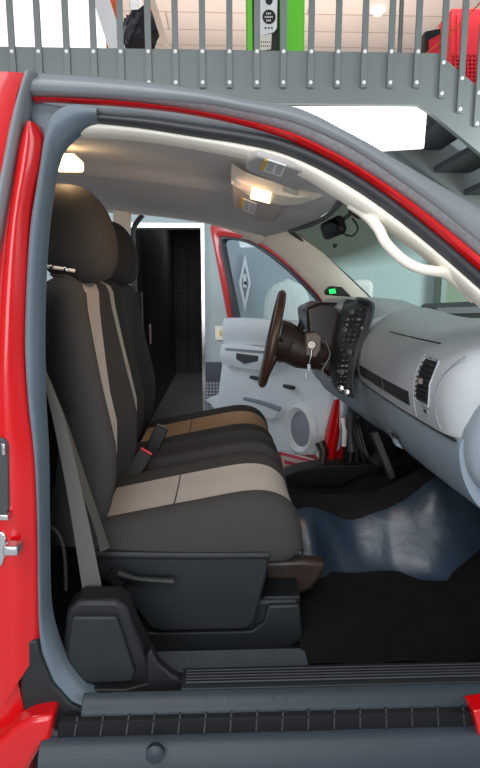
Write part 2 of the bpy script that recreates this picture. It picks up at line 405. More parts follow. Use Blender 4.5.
o = slab('grey_cloth', [(128, -20), (141, -20), (141, 18), (136, 24), (130, 20)], 3.64, .03, M['wallw'], None, .01); tag(o, 'pale grey cloth hanging above the black jacket', 'cloth')
# red crates and strap
cr = empty('plastic_crate', (at(466, 40, 4.1).x, 4.1, zt-.02), 'tall red plastic crate with meshed lower side at the stair head', 'crate')
slab('wall_panel', [(452, 8), (500, 8), (530, 120), (452, 95)], 4.0, .3, M['crate'], cr, .01)
ms = MB()
for k in range(11):
    ms.bar(at(455+k*4.1, 55, 3.98), at(455+k*4.1, 92, 3.98), .02, .009)
for k in range(9): ms.bar(at(452, 55+k*4, 3.98), at(492, 55+k*4, 3.98), .02, .009)
ms.build('mesh_side', M['crate'], cr)
for x in (457, 463): slab('rib', [(x, 14), (x+2, 14), (x+2, 60), (x, 60)], 3.98, .03, M['crate'], cr)
cb = empty('toolbox', (at(434, 50, 3.3).x, 3.3, zt-.02), 'black case with a red side resting behind the balusters left of the crate', 'case')
slab('case_body', [(425, 31), (441, 28), (441, 73), (424, 73)], 3.3, .2, M['dark'], cb, .01)
slab('side_panel', [(429, 40), (440, 34), (440, 55), (429, 55)], 3.28, .03, M['crate'], cb)
o = MB().tube([at(423, 56, 3.12), at(440, 42, 3.12), at(462, 22, 3.12), at(490, -8, 3.12)], .013, flat=.4, smooth=4).build('strap', M['orange']); tag(o, 'orange strap running diagonally up in front of the red crate', 'strap')

# ---- beside the far door
q = P(221, 333, WY-.01)
sp = MB().box((q.x, WY-.012, q.z), (.11, .016, .13)).build('switch_plate', M['cream'], bevel=.004); tag(sp, 'cream light switch plate on the wall between doorway and truck door', 'light switch')
MB().box((q.x, WY-.022, q.z), (.03, .01, .045)).build('rocker', M['yellow'], sp)
# rhombus sign on the wall seen through the truck door window
q0 = P(245, 283, 3.95)
def rh(wx, hz, Y): return [(q0.x-wx, Y, q0.z), (q0.x, Y, q0.z-hz), (q0.x+wx, Y, q0.z), (q0.x, Y, q0.z+hz)]
e = MB(); A_ = rh(.055, .26, 3.95); B_ = rh(.033, .16, 3.95)
for k in range(4):
    k2 = (k+1) % 4; e.prism([A_[k], A_[k2], B_[k2], B_[k]], (0, .03, 0))
ew = e.build('wall_emblem', M['silver']); tag(ew, 'tall narrow silver diamond emblem on the wall, seen through the truck door window', 'emblem')
MB().box((q0.x, 3.972, q0.z+.02), (.03, .01, .12), ).build('centre_mark', M['white'], ew)
MB().box((q0.x+.004, 3.965, q0.z-.0), (.022, .008, .03), ).build('dark_mark', M['dark'], ew)
# ribbed chair back
ch = empty('covered_chair', (P(288, 320, 3.6).x, 3.6, 0), 'pale ribbed covered chair standing beyond the open truck door', 'chair')
zt_, zq = P(288, 279, 3.5).z, .55
xc, hw = P(287, 300, 3.5).x, .2
rings = []
for i in range(22):
    t = i/21; z = zq+(zt_-zq)*t; k = (1-max(0, (t-.72)/.28)**2.6)**.5 if t < 1 else .05
    rings.append([(xc+hw*max(k, .05)*u+(1-t)*.01, 3.5+(-.05*math.sqrt(max(0, 1-u*u))-.0015*math.cos(u*22) if s_ else .05*math.sqrt(max(0, 1-u*u))), z) for s_, us in ((1, [-1+2*j/30 for j in range(31)]), (0, [1-2*j/10 for j in range(1, 10)])) for u in us])
MB().loft(rings).build('backrest', M['greycloth'], ch, smooth=60)
bb((xc, 3.68, .5), (.4, .45, .12), 'seat', M['greycloth'], ch, .03)
for i_ in (-.15, .15):
    for j_ in (3.52, 3.84): MB().tube([(xc+i_, j_, 0), (xc+i_, j_, .46)], .014).build('leg', M['steel'], ch)

# ================================================================== THE TRUCK
T = empty('pickup_truck', (0, .88, 0), 'red pickup truck with front doors open, cab interior seen from passenger side', 'pickup truck')
# --- roof and door frame, passenger side
U1 = [(20, 73), (60, 74), (110, 78), (150, 82.5), (200, 90), (240, 98), (290, 106), (315, 115), (340, 128), (370, 144), (400, 162), (440, 185), (480, 208), (530, 240)]
L1 = [(31, 92), (65, 94), (120, 97), (200, 104), (240, 111), (290, 122), (330, 138), (360, 154), (400, 181), (440, 210), (480, 243), (530, 284)]
L2 = [(34, 97), (65, 98), (120, 101), (180, 108), (240, 119), (290, 132), (330, 150), (360, 167), (400, 193), (440, 223), (480, 256), (530, 298)]
L3 = [(34, 101), (65, 102), (120, 105.5), (180, 112), (240, 124), (290, 139), (330, 158), (360, 175), (400, 203), (440, 235), (480, 269), (530, 313)]
L4 = [(80, 112), (110, 115), (150, 118), (200, 125), (240, 131), (280, 139), (320, 154), (360, 176), (400, 204), (440, 236), (480, 271), (530, 316)]
L5 = [(80, 124), (110, 126), (150, 131), (200, 139), (240, 145), (280, 154), (320, 171), (360, 194), (400, 223), (440, 256), (480, 291), (530, 336)]
L6 = [(72, 134), (110, 135), (150, 139), (200, 147), (240, 155), (280, 164), (310, 178), (340, 197), (365, 213), (400, 236), (440, 267), (480, 303), (530, 350)]
MB().ribbon(U1, L1, .0, -.01, 90, 8, .014, .06).build('roof_rail', M['rail'], T, 60, label='smooth grey roof edge')
MB().ribbon(L1, L2, -.01, .005, 90, 3, .002, .03).build('textured_seal', M['text'], T, 60)
MB().ribbon(L2, L3, .001, .004, 90, 4, .009, .03).build('door_frame_flange', M['red'], T, 60, label='thin red painted roof flange')
MB().ribbon(L3, L4[:1]+L4[1:], .012, .02, 90, 3, .003, .03).build('inner_flange', M['rail'], T, 60)
MB().ribbon(L4, L5, .015, .03, 90, 8, .014, .02).build('roof_seal', M['bulb'], T, 60, label='dark rubber door seal along the roof')
MB().ribbon([(p[0], p[1]-2) for p in L5], L6, .03, .045, 90, 6, .012, .03).build('pillar_trim', M['cream'], T, 60, label='cream roof side and windscreen pillar trim')
# grab handle
gh = [P(350, 203, .07), P(366, 214, .06), P(378, 228, .03), P(386, 243, .02), P(402, 259, .02), P(418, 268, .02), P(434, 271, .03), P(446, 273, .05), P(462, 284, .08), P(476, 298, .085)]
MB().tube(gh, [.012, .013, .0115, .011, .011, .011, .011, .013, .016, .015], 14, smooth=6).build('grab_handle', M['cream'], T, 60, label='cream grab handle on the windscreen pillar')
# corner of frame, upper left
MB().prism([P(*p, .02) for p in [(33, 97), (62, 98), (70, 104), (95, 112), (95, 124), (80, 124), (68, 132), (60, 142), (52, 165), (38, 150), (40, 130), (30, 120), (26, 112)]], (0, .03, 0)).build('frame_corner', M['seal'], T, bevel=.006)
# B pillar: outer grey strip, red paint, door seal
SO = [(36, 72), (28, 92), (22, 120), (14, 160), (6, 205), (0, 240), (-10, 300), (-24, 400)]
SI = [(24, 72), (16, 100), (9, 128), (2, 165), (-6, 205), (-12, 240), (-22, 300), (-36, 400)]
MB().ribbon(SO, SI, -.02, -.03, 50, 6, .01, .04).build('rear_door_seal', M['rail'], T, 60)
RL = [(27, 124), (20, 140), (12, 190), (4, 250), (-2, 320), (-6, 440), (-8, 560), (-8, 640), (-8, 720)]
RR = [(37, 124), (42, 138), (39, 165), (33, 195), (29, 225), (26, 280), (24, 350), (28, 410), (34, 460), (37, 540), (38, 600), (39, 650)]
MB().ribbon(RR, RL, .0, -.01, 70, 10, .02, .05).build('door_pillar', M['red'], T, 60, label='glossy red painted door pillar')
XL = [(-4, 72), (-60, 72)]
MB().ribbon([(27, 73), (18, 90), (12, 120), (4, 160), (-6, 205), (-16, 250)], [(-60, 73), (-60, 90), (-60, 120), (-60, 160), (-60, 205), (-60, 250)], -.03, -.05, 30, 6, .01, .05).build('rear_quarter_panel', M['red'], T, 60)
MB().ribbon([(12, 190), (4, 250), (0, 330), (0, 420), (2, 520), (8, 640), (22, 700), (30, 768), (30, 800)], [(-60, 190), (-60, 250), (-60, 330), (-60, 420), (-60, 520), (-60, 640), (-60, 700), (-60, 768), (-60, 800)], -.005, -.04, 50, 8, .006, .05).build('lower_quarter_panel', M['red'], T, 60)
GO = [(97, 108), (72, 105), (54, 113), (45, 134), (40, 165), (35, 195), (30, 230), (26.5, 285), (25, 345), (28, 400), (34, 455), (37, 520), (38, 600), (40, 640), (46, 668), (60, 694), (80, 710), (98, 716)]
GI = [(98, 124), (80, 130), (66, 142), (58, 154), (52, 178), (49, 200), (45, 235), (42, 285), (41, 345), (42, 400), (45, 455), (46, 520), (47, 590), (50, 622), (60, 654), (72, 674), (86, 690), (98, 698)]
MB().ribbon(GO, GI, .0, .025, 90, 8, .011, .03).build('door_seal', M['seal'], T, 60, label='blue grey rubber seal down the door pillar')
# plastic corner at the foot of the pillar
MB().prism([P(*p, -.012) for p in [(18, 641), (37, 641), (40, 655), (52, 684), (70, 704), (94, 716), (94, 722), (52, 718), (24, 716), (20, 690)]], (0, .05, 0)).build('pillar_foot_cover', M['plastic'], T, bevel=.006)
# red body panels either side of the opening
bb((1.32, .01, .93), (1.12, .05, .72), 'front_fender', M['red'], T, .02)
bb((1.32, 1.79, .93), (1.12, .05, .72), 'front_fender', M['red'], T, .02)
bb((1.50, .9, 1.27), (.78, 1.72, .05), 'hood', M['red'], T, .02)
bb((-.76, .01, .93), (.38, .05, .98), 'rear_side_panel', M['red'], T, .02)
# latch and striker
lt = MB().prism([P(*p, -.03) for p in [(-12, 438), (4, 438), (8, 444), (9, 508), (6, 520), (-12, 520)]], (0, .04, 0)).build('latch', M['bulb'], T, bevel=.004)
MB().box(P(5, 516, -.04), (.02, .02, .012)).build('latch_tooth', M['chrome'], lt, bevel=.002)
MB().box(P(4, 449, -.033), (.008, .01, .025)).build('latch_screw', M['chrome'], lt, bevel=.002)
sk_ = MB().prism([P(*p, -.03) for p in [(-10, 532), (2, 532), (6, 538), (5, 556), (2, 566), (-10, 568)]], (0, .012, 0)).build('striker_plate', M['chrome'], T, bevel=.003)
MB().box(P(13, 548, -.05), (.032, .035, .022)).build('striker_bar', M['chrome'], sk_, bevel=.005)
# red sill corner, step strip, running board
MB().prism([P(*p, -.06) for p in [(-30, 752), (3, 740), (12, 729), (30, 720), (53, 716.5), (50, 741), (38, 752), (30, 766), (20, 785), (-30, 790)]], (0, .06, 0)).build('rocker_corner', M['red'], T, bevel=.012)
MB().prism([P(*p, -.075) for p in [(473, 711), (495, 708), (495, 738), (479, 737), (476, 722)]], (0, .05, 0)).build('front_fender_edge', M['red'], T, bevel=.004)
z0 = .575
def strip(name, ys, m, x0=-.42, x1=.72, bevel=.003, label=None, thick=.03):
    # a long moulding along X whose section follows the (Y, Z) points
    a = [Vector((x0, y, z)) for y, z in ys]
    lo_ = [Vector((x0, y, z-thick)) for y, z in reversed(ys)]
    mb = MB(); mb.prism(a+lo_, (x1-x0, 0, 0)); return mb.build(name, m, T, 40, bevel, label=label)
xs0 = P(96, 705, -.01).x
strip('door_sill', [(.0, .578), (-.008, .574), (-.02, .566), (-.03, .552), (-.034, .545)], M['sill'], xs0-.03)
strip('step_strip', [(-.03, .545), (-.045, .538), (-.056, .505)], M['steprub'], P(58, 720, -.04).x)
for k in range(17):
    x = 78+k*25.6
    if x > 470: break
    q1 = P(x, 714, -.034); MB().bar(Vector((q1.x, -.035, .546)), Vector((q1.x-.004, -.056, .512)), .005, .007, up=Vector((1, 0, 0))).build('step_rib', M['plasticd'], T, bevel=.001)
strip('running_board', [(-.05, .51), (-.07, .505), (-.085, .49), (-.1, .44), (-.11, .36)], M['board'], P(38, 750, -.08).x, label='dark blue grey running board', bevel=.004)
MB().lathe(P(155, 754, -.098), (0, -1, .2), [(-.01, .02), (.004, .02), (.007, .014), (.008, 0)], 24).build('board_plug', M['board'], T)
# scuff plate with grooves
xs = P(186, 680, .03).x
strip('scuff_plate', [(.085, .572), (.03, .584), (.0, .58)], M['plastic'], xs-.01, bevel=.002)
gr = MB()
for k in range(5):
    y = .014+k*.011; gr.box(((xs+.7)/2, y, .586-.0006*k), (.7-xs, .003, .004))
gr.build('scuff_ridges', M['bulb'], T, bevel=.0008)
# floor, carpet, tunnel, mat, firewall
FZ = .5
MB().box((-.05, .9, FZ-.04), (1.9, 1.7, .05)).build('cab_floor', M['plasticd'], T)
strip('floor_carpet', [(.24, FZ+.01), (.14, FZ+.018), (.085, .565)], M['carpet'], -.36, .23, .003)
fm = MB(); rings = []
for i in range(20):
    x = .22+i*.043; row = []
    for j in range(16):
        y = .1+j*.036; row.append((x, y, FZ+.012+(.05*max(0, (.16-y)/.06)**1.5 if y < .16 else 0)+.004*math.sin(x*30)*math.sin(y*17)+max(0, x-.78)*.7+max(0, y-.56)*.1))
    rings.append(row)
fm.loft(rings, closed=False).build('floor_mat', M['matt'], T, 60)
def sstep(a, b, x):
    x = max(0, min(1, (x-a)/(b-a))); return x*x*(3-2*x)
def tun_z(x, y):
    z = FZ+.004+.19*sstep(.59, .80, y+.02*math.sin(x*9))*(1-sstep(.93, 1.2, y))
    z += max(0, x-.62)*.5*sstep(.55, .7, y)
    z += (.016*math.sin(13*x+5*y+1)+.008*math.sin(29*x-12*y))*math.exp(-((y-.76)/.14)**2)
    return z+.03*math.exp(-((x-.80)/.07)**2-((y-.85)/.12)**2)+.012*math.sin(38*x+22*y)*math.exp(-((y-.70)/.07)**2)*math.exp(-((x-.36)/.12)**2)+.02*math.exp(-((x-.33)/.04)**2-((y-.72)/.1)**2)
rings = []
for i in range(60):
    x = .10+i*.0155; rings.append([(x, .56+j*.009, tun_z(x, .56+j*.009)) for j in range(26)])
MB().loft(rings, closed=False).build('vinyl_tunnel_cover', M['vinyl'], T, 60, label='glossy blue black vinyl over the floor hump')
rings = []
for i in range(60):
    x = .10+i*.0155; rings.append([(x, .78+j*.0155, tun_z(x, .78+j*.0155)+.002) for j in range(52)])
MB().loft(rings, closed=False).build('driver_floor_mat', M['matt'], T, 60)
fw = MB(); rings = []
for i in range(10):
    t = i/9; rings.append([(.93+.10*t+.02*math.sin(y_*4), y_, FZ-.0+.62*t) for y_ in [.05+.1*k for k in range(18)]])
fw.loft(rings, closed=False).build('firewall', M['matt'], T, 60)
# kick panel and front inner side (passenger)
MB().prism([(.66, .04, .5), (1.0, .04, .5), (1.0, .04, 1.3), (.74, .04, 1.3), (.70, .04, .8)], (0, .03, 0)).build('kick_panel', M['plasticd'], T)
MB().prism([(.66, 1.72, .5), (1.1, 1.72, .5), (1.1, 1.72, 1.34), (.70, 1.72, 1.34), (.68, 1.72, .8)], (0, .03, 0)).build('driver_kick_panel', M['plasticd'], T)
# far side sill and red pillar on driver side
so = MB(); so.prism([P(*p, 1.58) for p in [(285, 476), (300, 470), (320, 466), (360, 465), (388, 463), (392, 484), (340, 486), (288, 491)]], (0, .12, 0)).build('driver_sill_tray', M['plastic'], T, bevel=.008)
so = MB()
for x in (318, 352): so.box(P(x, 478, 1.575), (.03, .02, .06))
so.build('sill_clips', M['plastic'], T, bevel=.003)
MB().ribbon([(346, 395), (340, 430), (334, 466)], [(334, 400), (328, 430), (322, 464)], 1.7, 1.72, 12, 6, .02, .06).build('hinge_pillar', M['red'], T, 60, label='red painted driver door hinge pillar')
MB().tube([P(320, 442, 1.68), P(324, 452, 1.66), P(322, 466, 1.62)], [.03, .026, .02], 10).build('parking_brake_pedal', M['brown'], T, 60)
MB().tube([P(352, 412, 1.5), P(350, 430, 1.45), P(352, 452, 1.42)], [.018, .012, .02], 10).build('hood_release', M['bulb'], T, 60)
MB().bar(P(374, 432, 1.25), P(392, 478, 1.2), .05, .03).build('pedal_arm', M['bulb'], T, bevel=.004)
pd = MB().box(P(378, 458, 1.42), (.03, .12, .07), Matrix.Rotation(.5, 3, 'Y')).build('brake_pedal', M['plasticd'], T, bevel=.006)
wc = MB()
for k in range(5): wc.tube([P(350+k*2, 405+k*3, 1.5), P(347+k*3, 425, 1.5+.02*k), P(352+k*4, 440+k*4, 1.52), P(350+k*7, 462, 1.55)], .008, 8, smooth=4)
wc.build('wiring_loom', M['bulb'], T, 60)
MB().tube([P(343, 418, 1.6), P(345, 430, 1.58), P(344, 446, 1.58)], .013, 10).build('white_cable', M['white'], T, 60)

# --- headliner
nearE = [P(-60, 130, .07), P(20, 130, .07), P(72, 133, .07), P(150, 138, .07), P(200, 146, .07), P(240, 154, .07), P(280, 163, .07), P(310, 177, .07), P(345, 200, .08)]
farE = [P(-60, 200, 1.6), P(60, 206, 1.6), P(110, 210, 1.6), P(150, 214, 1.6), P(190, 219, 1.6), P(215, 224, 1.6), P(240, 231, 1.6), P(262, 237, 1.6), P(290, 229, 1.6)]
farE[8] = Vector((P(290, 230, 1.6).x, 1.6, P(290, 230, 1.6).z))
NE = resample([tuple(p) for p in nearE], 40); FE = resample([tuple(p) for p in farE], 40)
rings = []
for a_, b_ in zip(NE, FE):
    a_ = Vector(a_); b_ = Vector(b_); ring = []
    k_ = min(1, max(0, (.34-a_.x)/.22)); k_ = k_*k_*(3-2*k_)
    for j in range(33):
        t = j/32; p = a_.lerp(b_, t); p.z += .05*k_*(math.sin(math.pi*t)**.6)-.022*k_*max(0, min(1, (t-.42)/.05))*max(0, min(1, (1-t)/.2)); p.x += .05*(1-k_)*math.sin(math.pi*t); ring.append(p)
    rings.append(ring)
MB().loft(rings, closed=False).build('headliner', M['headliner'], T, 60, label='grey beige cloth headliner')
# roof skin above
rings = [[Vector(a_)+Vector((0, -.06, .07)), Vector(a_).lerp(Vector(b_), .1)+Vector((0, 0, .12)), Vector(a_).lerp(Vector(b_), .5)+Vector((0, 0, .14)), Vector(a_).lerp(Vector(b_), .9)+Vector((0, 0, .12)), Vector(b_)+Vector((0, .1, .06))] for a_, b_ in zip(NE, FE)]
MB().loft(rings, closed=False).build('roof_skin', M['red'], T, 60)
# cross seam over the headliner
# dome lamp
q = P(66, 163, .42); dm = MB().box(q, (.075, .10, .03)).build('dome_lamp', M['lamp'], T, bevel=.008, label='lit dome lamp on the headliner')
# far header trim/cream (driver side) and B pillar
MB().ribbon([(60, 198), (110, 203), (150, 207), (190, 212), (220, 219), (245, 227), (266, 238)], [(60, 208), (110, 212), (150, 215), (190, 220), (215, 225), (240, 234), (258, 244)], 1.56, 1.62, 40, 5, .01, .03).build('driver_roof_trim', M['cream'], T, 60)
MB().ribbon([(113, 210), (114, 260), (118, 330), (124, 420)], [(130, 213), (129, 260), (131, 330), (138, 420)], 1.6, 1.62, 20, 5, .01, .04).build('driver_belt_pillar', M['cream'], T, 60)
MB().ribbon([(140, 214), (134, 222), (130.5, 236), (130, 300), (131, 360)], [(144, 216), (137, 225), (133.5, 238), (132.5, 300), (133, 360)], 1.66, 1.68, 24, 4, .006, .03).build('driver_door_seal', M['bulb'], T, 60)
# driver A pillar
MB().ribbon([(263, 233), (285, 226), (300, 233), (320, 250), (345, 274), (375, 303)], [(240, 238), (262, 243), (282, 257), (302, 276), (318, 293), (330, 310)], 1.6, 1.68, 50, 8, .02, .03).build('driver_windscreen_pillar', M['cream'], T, 60, label='cream driver side windscreen pillar')
# rear cab wall
bb((-.80, .88, 1.0), (.04, 1.6, 1.0), 'rear_wall', M['plastic'], T)
bb((-.60, 1.70, 1.0), (.4, .04, 1.0), 'driver_rear_side', M['plastic'], T)
bb((-.60, .04, 1.0), (.36, .03, 1.6), 'passenger_rear_side', M['plasticd'], T)

# --- windscreen
wn = [(.345, .14, 1.745), (.345+.0, 1.58, 1.785)]
hdr0 = P(345, 197, .14); hdr1 = P(290, 230, 1.6)
bs0 = Vector((.95, .10, 1.36)); bs1 = P(378, 305, 1.68)
rings = []
for i in range(16):
    t = i/15; a_ = hdr0.lerp(hdr1, t); b_ = bs0.lerp(bs1, t); bow = .07*math.sin(math.pi*t)
    rings.append([a_.lerp(b_, s/10)+Vector((bow*.7, 0, .02*math.sin(math.pi*s/10))) for s in range(11)])
ws = MB().loft(rings, closed=False).build('windscreen', M['shield'], T, 60, label='windscreen glass with darker top band')
MB().tube([r[0]+Vector((-.006, 0, -.004)) for r in rings], .011, 8, flat=.7).build('windscreen_edge_seal', M['bulb'], T, 60)
MB().tube([r_-Vector((.0, .0, .008)) for r_ in rings[-1]], .009, 8).build('windscreen_side_seal', M['bulb'], T, 60)
# mirror
mr = MB(); q = P(333, 228, .85)
mirr = MB().box((q.x, .85, q.z), (.035, .15, .065), Matrix.Rotation(-.35, 3, 'Y')@Matrix.Rotation(.25, 3, 'Z')).build('rear_view_mirror', M['plasticd'], T, bevel=.018)
MB().tube([P(338, 224, .85), P(350, 214, .86), P(358, 210, .87), P(366, 208, .87)], .007, 8, smooth=3).build('mirror_arm', M['bulb'], mirr, 60)
MB().tube([P(342, 233, .86), P(352, 236, .86), P(358, 228, .86), P(352, 218, .86)], .0035, 6, smooth=4).build('mirror_wire', M['bulb'], mirr, 60)
MB().box(P(357, 212, .88), (.05, .08, .02), Matrix.Rotation(.6, 3, 'Y')).build('mirror_mount', M['bulb'], mirr, bevel=.005)
MB().lathe(P(335, 244, .84), (0, 0, -1), [(0, .008), (.012, .006), (.014, 0)], 12).build('mirror_lever', M['plasticd'], mirr)
# visors and overhead console
RO, RN = Vector((.12, .5, 1.775)), Vector((.16, .0, 1)).normalized()
OFFS = lambda Z: (Z-1.765)
def VPt(x, y, Z): return PP(x, y, RO+Vector((0, 0, OFFS(Z))), RN)
def zplate(name, poly, Z, d, m, parent, bev=.006, label=None):
    return MB().prism([VPt(x, y, Z) for x, y in poly], (0, 0, d)).build(name, m, parent, bevel=bev, label=label)
v1 = zplate('sun_visor', [(247, 161), (258, 157), (322, 178), (312, 186), (297, 192), (246, 171)], 1.745, .016, M['visor'], T, label='grey passenger sun visor')
v2 = zplate('sun_visor', [(232, 183), (284, 206), (275, 221), (258, 221), (232, 209)], 1.752, .016, M['visor'], T, label='grey driver sun visor')
for vv, pts, yl in ((v1, [(268, 160), (286, 166), (281, 177), (263, 171)], [(265, 160), (268.5, 161), (264, 171), (260.5, 170)]), (v2, [(244, 199), (257, 204), (254, 215), (242, 210)], [(241, 198), (244, 199), (242, 209), (239, 208)])):
    Z = 1.743 if vv is v1 else 1.75
    lb = zplate('warning_label', pts, Z, .002, M['white'], vv, 0)
    zplate('warning_stripe', yl, Z, .002, M['yellow'], vv, 0)
    tx = MB()
    a0, a1, a2, a3 = [VPt(x, y, Z-.001) for x, y in pts]
    for r_ in range(5):
        for k in range(2):
            u0 = .08+k*.48; u1 = u0+.36; t0 = .14+r_*.16
            l0 = a0.lerp(a3, t0); r0 = a1.lerp(a2, t0); l1 = a0.lerp(a3, t0+.06); r1 = a1.lerp(a2, t0+.06)
            tx.add([l0.lerp(r0, u0), l0.lerp(r0, u1), l1.lerp(r1, u1), l1.lerp(r1, u0)], [(0, 1, 2, 3)])
    tx.build('label_text', M['rail'], lb)
oc = MB(); C0 = [(232, 176), (245, 184), (262, 190), (285, 196), (305, 197), (325, 191)]; C1 = [(231, 184), (243, 192), (258, 200), (282, 205), (302, 204), (318, 197)]
rings = []
aa = resample(C0, 24); bb_ = resample(C1, 24)
for (x0_, y0_), (x1_, y1_) in zip(aa, bb_):
    p0 = VPt(x0_, y0_, 1.75); p1 = VPt(x1_, y1_, 1.75); rings.append([p0+Vector((0, 0, .03)), p0, p0.lerp(p1, .5)-Vector((0, 0, .006)), p1, p1+Vector((0, 0, .03))])
ocn = oc.loft(rings).build('overhead_console', M['cream'], T, 50, label='cream overhead console with a lit map lamp')
zplate('map_lamp', [(252, 190), (271, 194), (270, 204), (250, 199)], 1.742, .006, M['lamp'], ocn, .002)
zplate('console_button', [(236, 180), (241, 182), (240, 186), (235, 184)], 1.744, .006, M['white'], ocn, .001)
zplate('visor_clip', [(284, 187), (300, 192), (297, 196), (282, 191)], 1.748, .01, M['cream'], ocn, .002)
l = bpy.data.lights.new('dome_lamp_light', 'POINT'); l.energy = .5; l.color = (1, .66, .38); l.shadow_soft_size = .03
o = bpy.data.objects.new('dome_lamp_light', l); col.objects.link(o); o.location = P(66, 170, .42)-Vector((0, 0, .02))
l = bpy.data.lights.new('map_lamp_light', 'SPOT'); l.energy = 8; l.color = (1, .58, .34); l.shadow_soft_size = .03; l.spot_size = math.radians(125); l.spot_blend = .6
o = bpy.data.objects.new('map_lamp_light', l); col.objects.link(o); o.location = VPt(262, 200, 1.70)
o.rotation_euler = (Vector((-.35, 1.0, 1.1))-o.location).to_track_quat('-Z', 'Y').to_euler()

# --- seats
edge = [(76, 272), (81, 310), (88, 342), (98, 385), (107, 420), (114, 450), (114, 485), (109, 510), (100, 532)]
FX = sorted([(P(x, y, .3).z, P(x, y, .3).x) for x, y in edge])
def seat(name, y0, y1, label, stripe, back_dx=0, head=True, top=1.548, base=True, cush_dz=0, hy=.5, ins2=None, hx=0, bstripe=None):
    S = empty(name, ((-.1), (y0+y1)/2, FZ), parent=T); S['label'] = label
    w_ = y1-y0; yc = (y0+y1)/2
    # backrest
    n = 30; zs = [.80+(top-.80)*i/n for i in range(n+1)]; rings = []
    us = [-1+2*j/28 for j in range(29)]
    for z in zs:
        k = (z-.80)/(top-.80); F = lerp_tab(FX, z)+back_dx
        wid = w_/2*(1-.2*k**3)*(1 if k < .93 else math.sqrt(max(.0, 1-((k-.93)/.07)**2))*.25+.75)
        th = .17-.07*k; tr = (math.sqrt(max(0, 1-((k-.93)/.07)**2)) if k > .93 else 1)
        dish = (.07 if k < .5 else .07-.055*(k-.5)/.5)
        fr = []
        for u in us:
            r_ = max(0, (abs(u)-.8)/.2); x = F-dish*(1-min(1, abs(u)/.75)**2.6)-.045*(1-math.sqrt(max(0, 1-r_*r_)))-(1-tr)*.05
            fr.append(Vector((x, yc+wid*u, z)))
        bk = []
        for u in reversed(us[2:-2:3]):
            r_ = max(0, (abs(u)-.7)/.3); bk.append(Vector((F-th-.02+.05*(1-math.sqrt(max(0, 1-r_*r_)))+(1-tr)*.04, yc+wid*u*.97, z)))
        rings.append(fr+bk)
    s0, s1 = bstripe or stripe
    MB().loft(rings, mfun=lambda i, j: 1 if (j < 28 and s0 <= (us[j]+us[j+1])/2 <= s1) else 0).build('backrest', [M['seat'], M['insert']], S, 60)
    # piping along the bolster edge
    for jj in (4,):
        MB().tube([r[jj]+Vector((.001, -.001, 0)) for r in rings[1:-2]], .0028, 6).build('piping', M['seat'], S, 60)
    # cushion
    xb, xf = -.36, .232; rings = []; m_ = 34; cus = [-1+2*j/28 for j in range(29)]
    for i in range(m_+1):
        t = 1-(1-i/m_)**1.5; x = xb+(xf-xb)*t
        fr = max(0, (t-.62)/.38); dz = .15*(1-math.sqrt(max(0, 1-fr**3.0)))
        top_z = .952-.108*(1-t)**1.1+cush_dz; bot = .745+.035*max(0, (t-.9)/.1)**2; hw_ = w_/2*(1+.03*math.sin(math.pi*t))*(1-.12*max(0, (t-.85)/.15)**2.5); ring = []
        for u in cus:
            r_ = max(0, (abs(u)-.8)/.2); b_ = .016*math.exp(-((abs(u)-.72)/.16)**2)
            z = top_z+b_-.05*(1-math.sqrt(max(0, 1-r_**2)))-dz-.012*(1-u*u)
            ring.append(Vector((x, yc+hw_*u, z)))
        ze = ring[0].z
        side = [(1.03, .6), (1.035, .35), (1.01, .12), (.95, 0)]
        for a__, b__ in side: ring.append(Vector((x, yc+hw_*a__, bot+(ze-bot)*b__)))
        ring.append(Vector((x, yc, bot)))
        for a__, b__ in reversed(side): ring.append(Vector((x, yc-hw_*a__, bot+(ze-bot)*b__)))
        rings.append(ring)
    im = 2 if ins2 else 1
    c0_, c1_ = (-.62, .50)
    MB().loft(rings, mfun=lambda i, j: im if (j < 28 and c0_ <= (cus[j]+cus[j+1])/2 <= c1_ and stripe[1] > stripe[0] and i < 31 and not ins2 == 'none') else 0).build('cushion', [M['seat'], M['insert'], M['tan']], S, 60)
    if ins2 != 'none':
        k_ = 9; MB().tube([Vector(v)+Vector((0, 0, .0005)) for v in rings[k_][6:22]], .0022, 6).build('cushion_seam', M['seat'], S, 60)
    if head:
        q = Vector((-.425+hx, hy, 0)); rings = []
        for i in range(21):
            a_ = -math.pi/2+math.pi*i/20; zz = 1.663+.137*math.sin(a_); k = max(.06, math.cos(a_))**.62; t = (zz-1.52)/.28
            cx = q.x+.02-.03*t; L_ = .118*k
            rings.append([(cx+L_*math.copysign(abs(math.cos(b))**.8, math.cos(b))-(.02*(t-.3)), q.y+.125*k*math.copysign(abs(math.sin(b))**.75, math.sin(b)), zz) for b in [2*math.pi*j/32 for j in range(32)]])
        hr = MB().loft(rings).build('headrest', M['seat'], S, 60)
        hp = MB()
        for d in (-.07, .07): hp.tube([(q.x-.01, q.y+d, 1.5), (q.x-.01, q.y+d, 1.57)], .006)
        hp.tube([(q.x-.0+.0, q.y-.08, top-.004), (q.x+.03, q.y+.08, top-.012)], .004)
        hp.build('headrest_posts', M['chrome'], S)
    return S
S1 = seat('passenger_seat', .28, .78, 'dark cloth passenger seat with pale centre stripe', (-.6, .5), bstripe=(-.62, .42))
S2 = seat('middle_seat', .785, 1.05, 'dark middle seat between passenger and driver seats', (-.6, .95), head=False, cush_dz=.015, ins2='none', back_dx=-.045, bstripe=(-.9, .95))
S3 = seat('driver_seat', 1.06, 1.58, 'dark cloth driver seat with pale cushion stripe tinted tan by warm light', (-.5, .5), ins2='tan', hy=1.3, hx=-.055, cush_dz=.01, back_dx=-.03, bstripe=(3, 4))
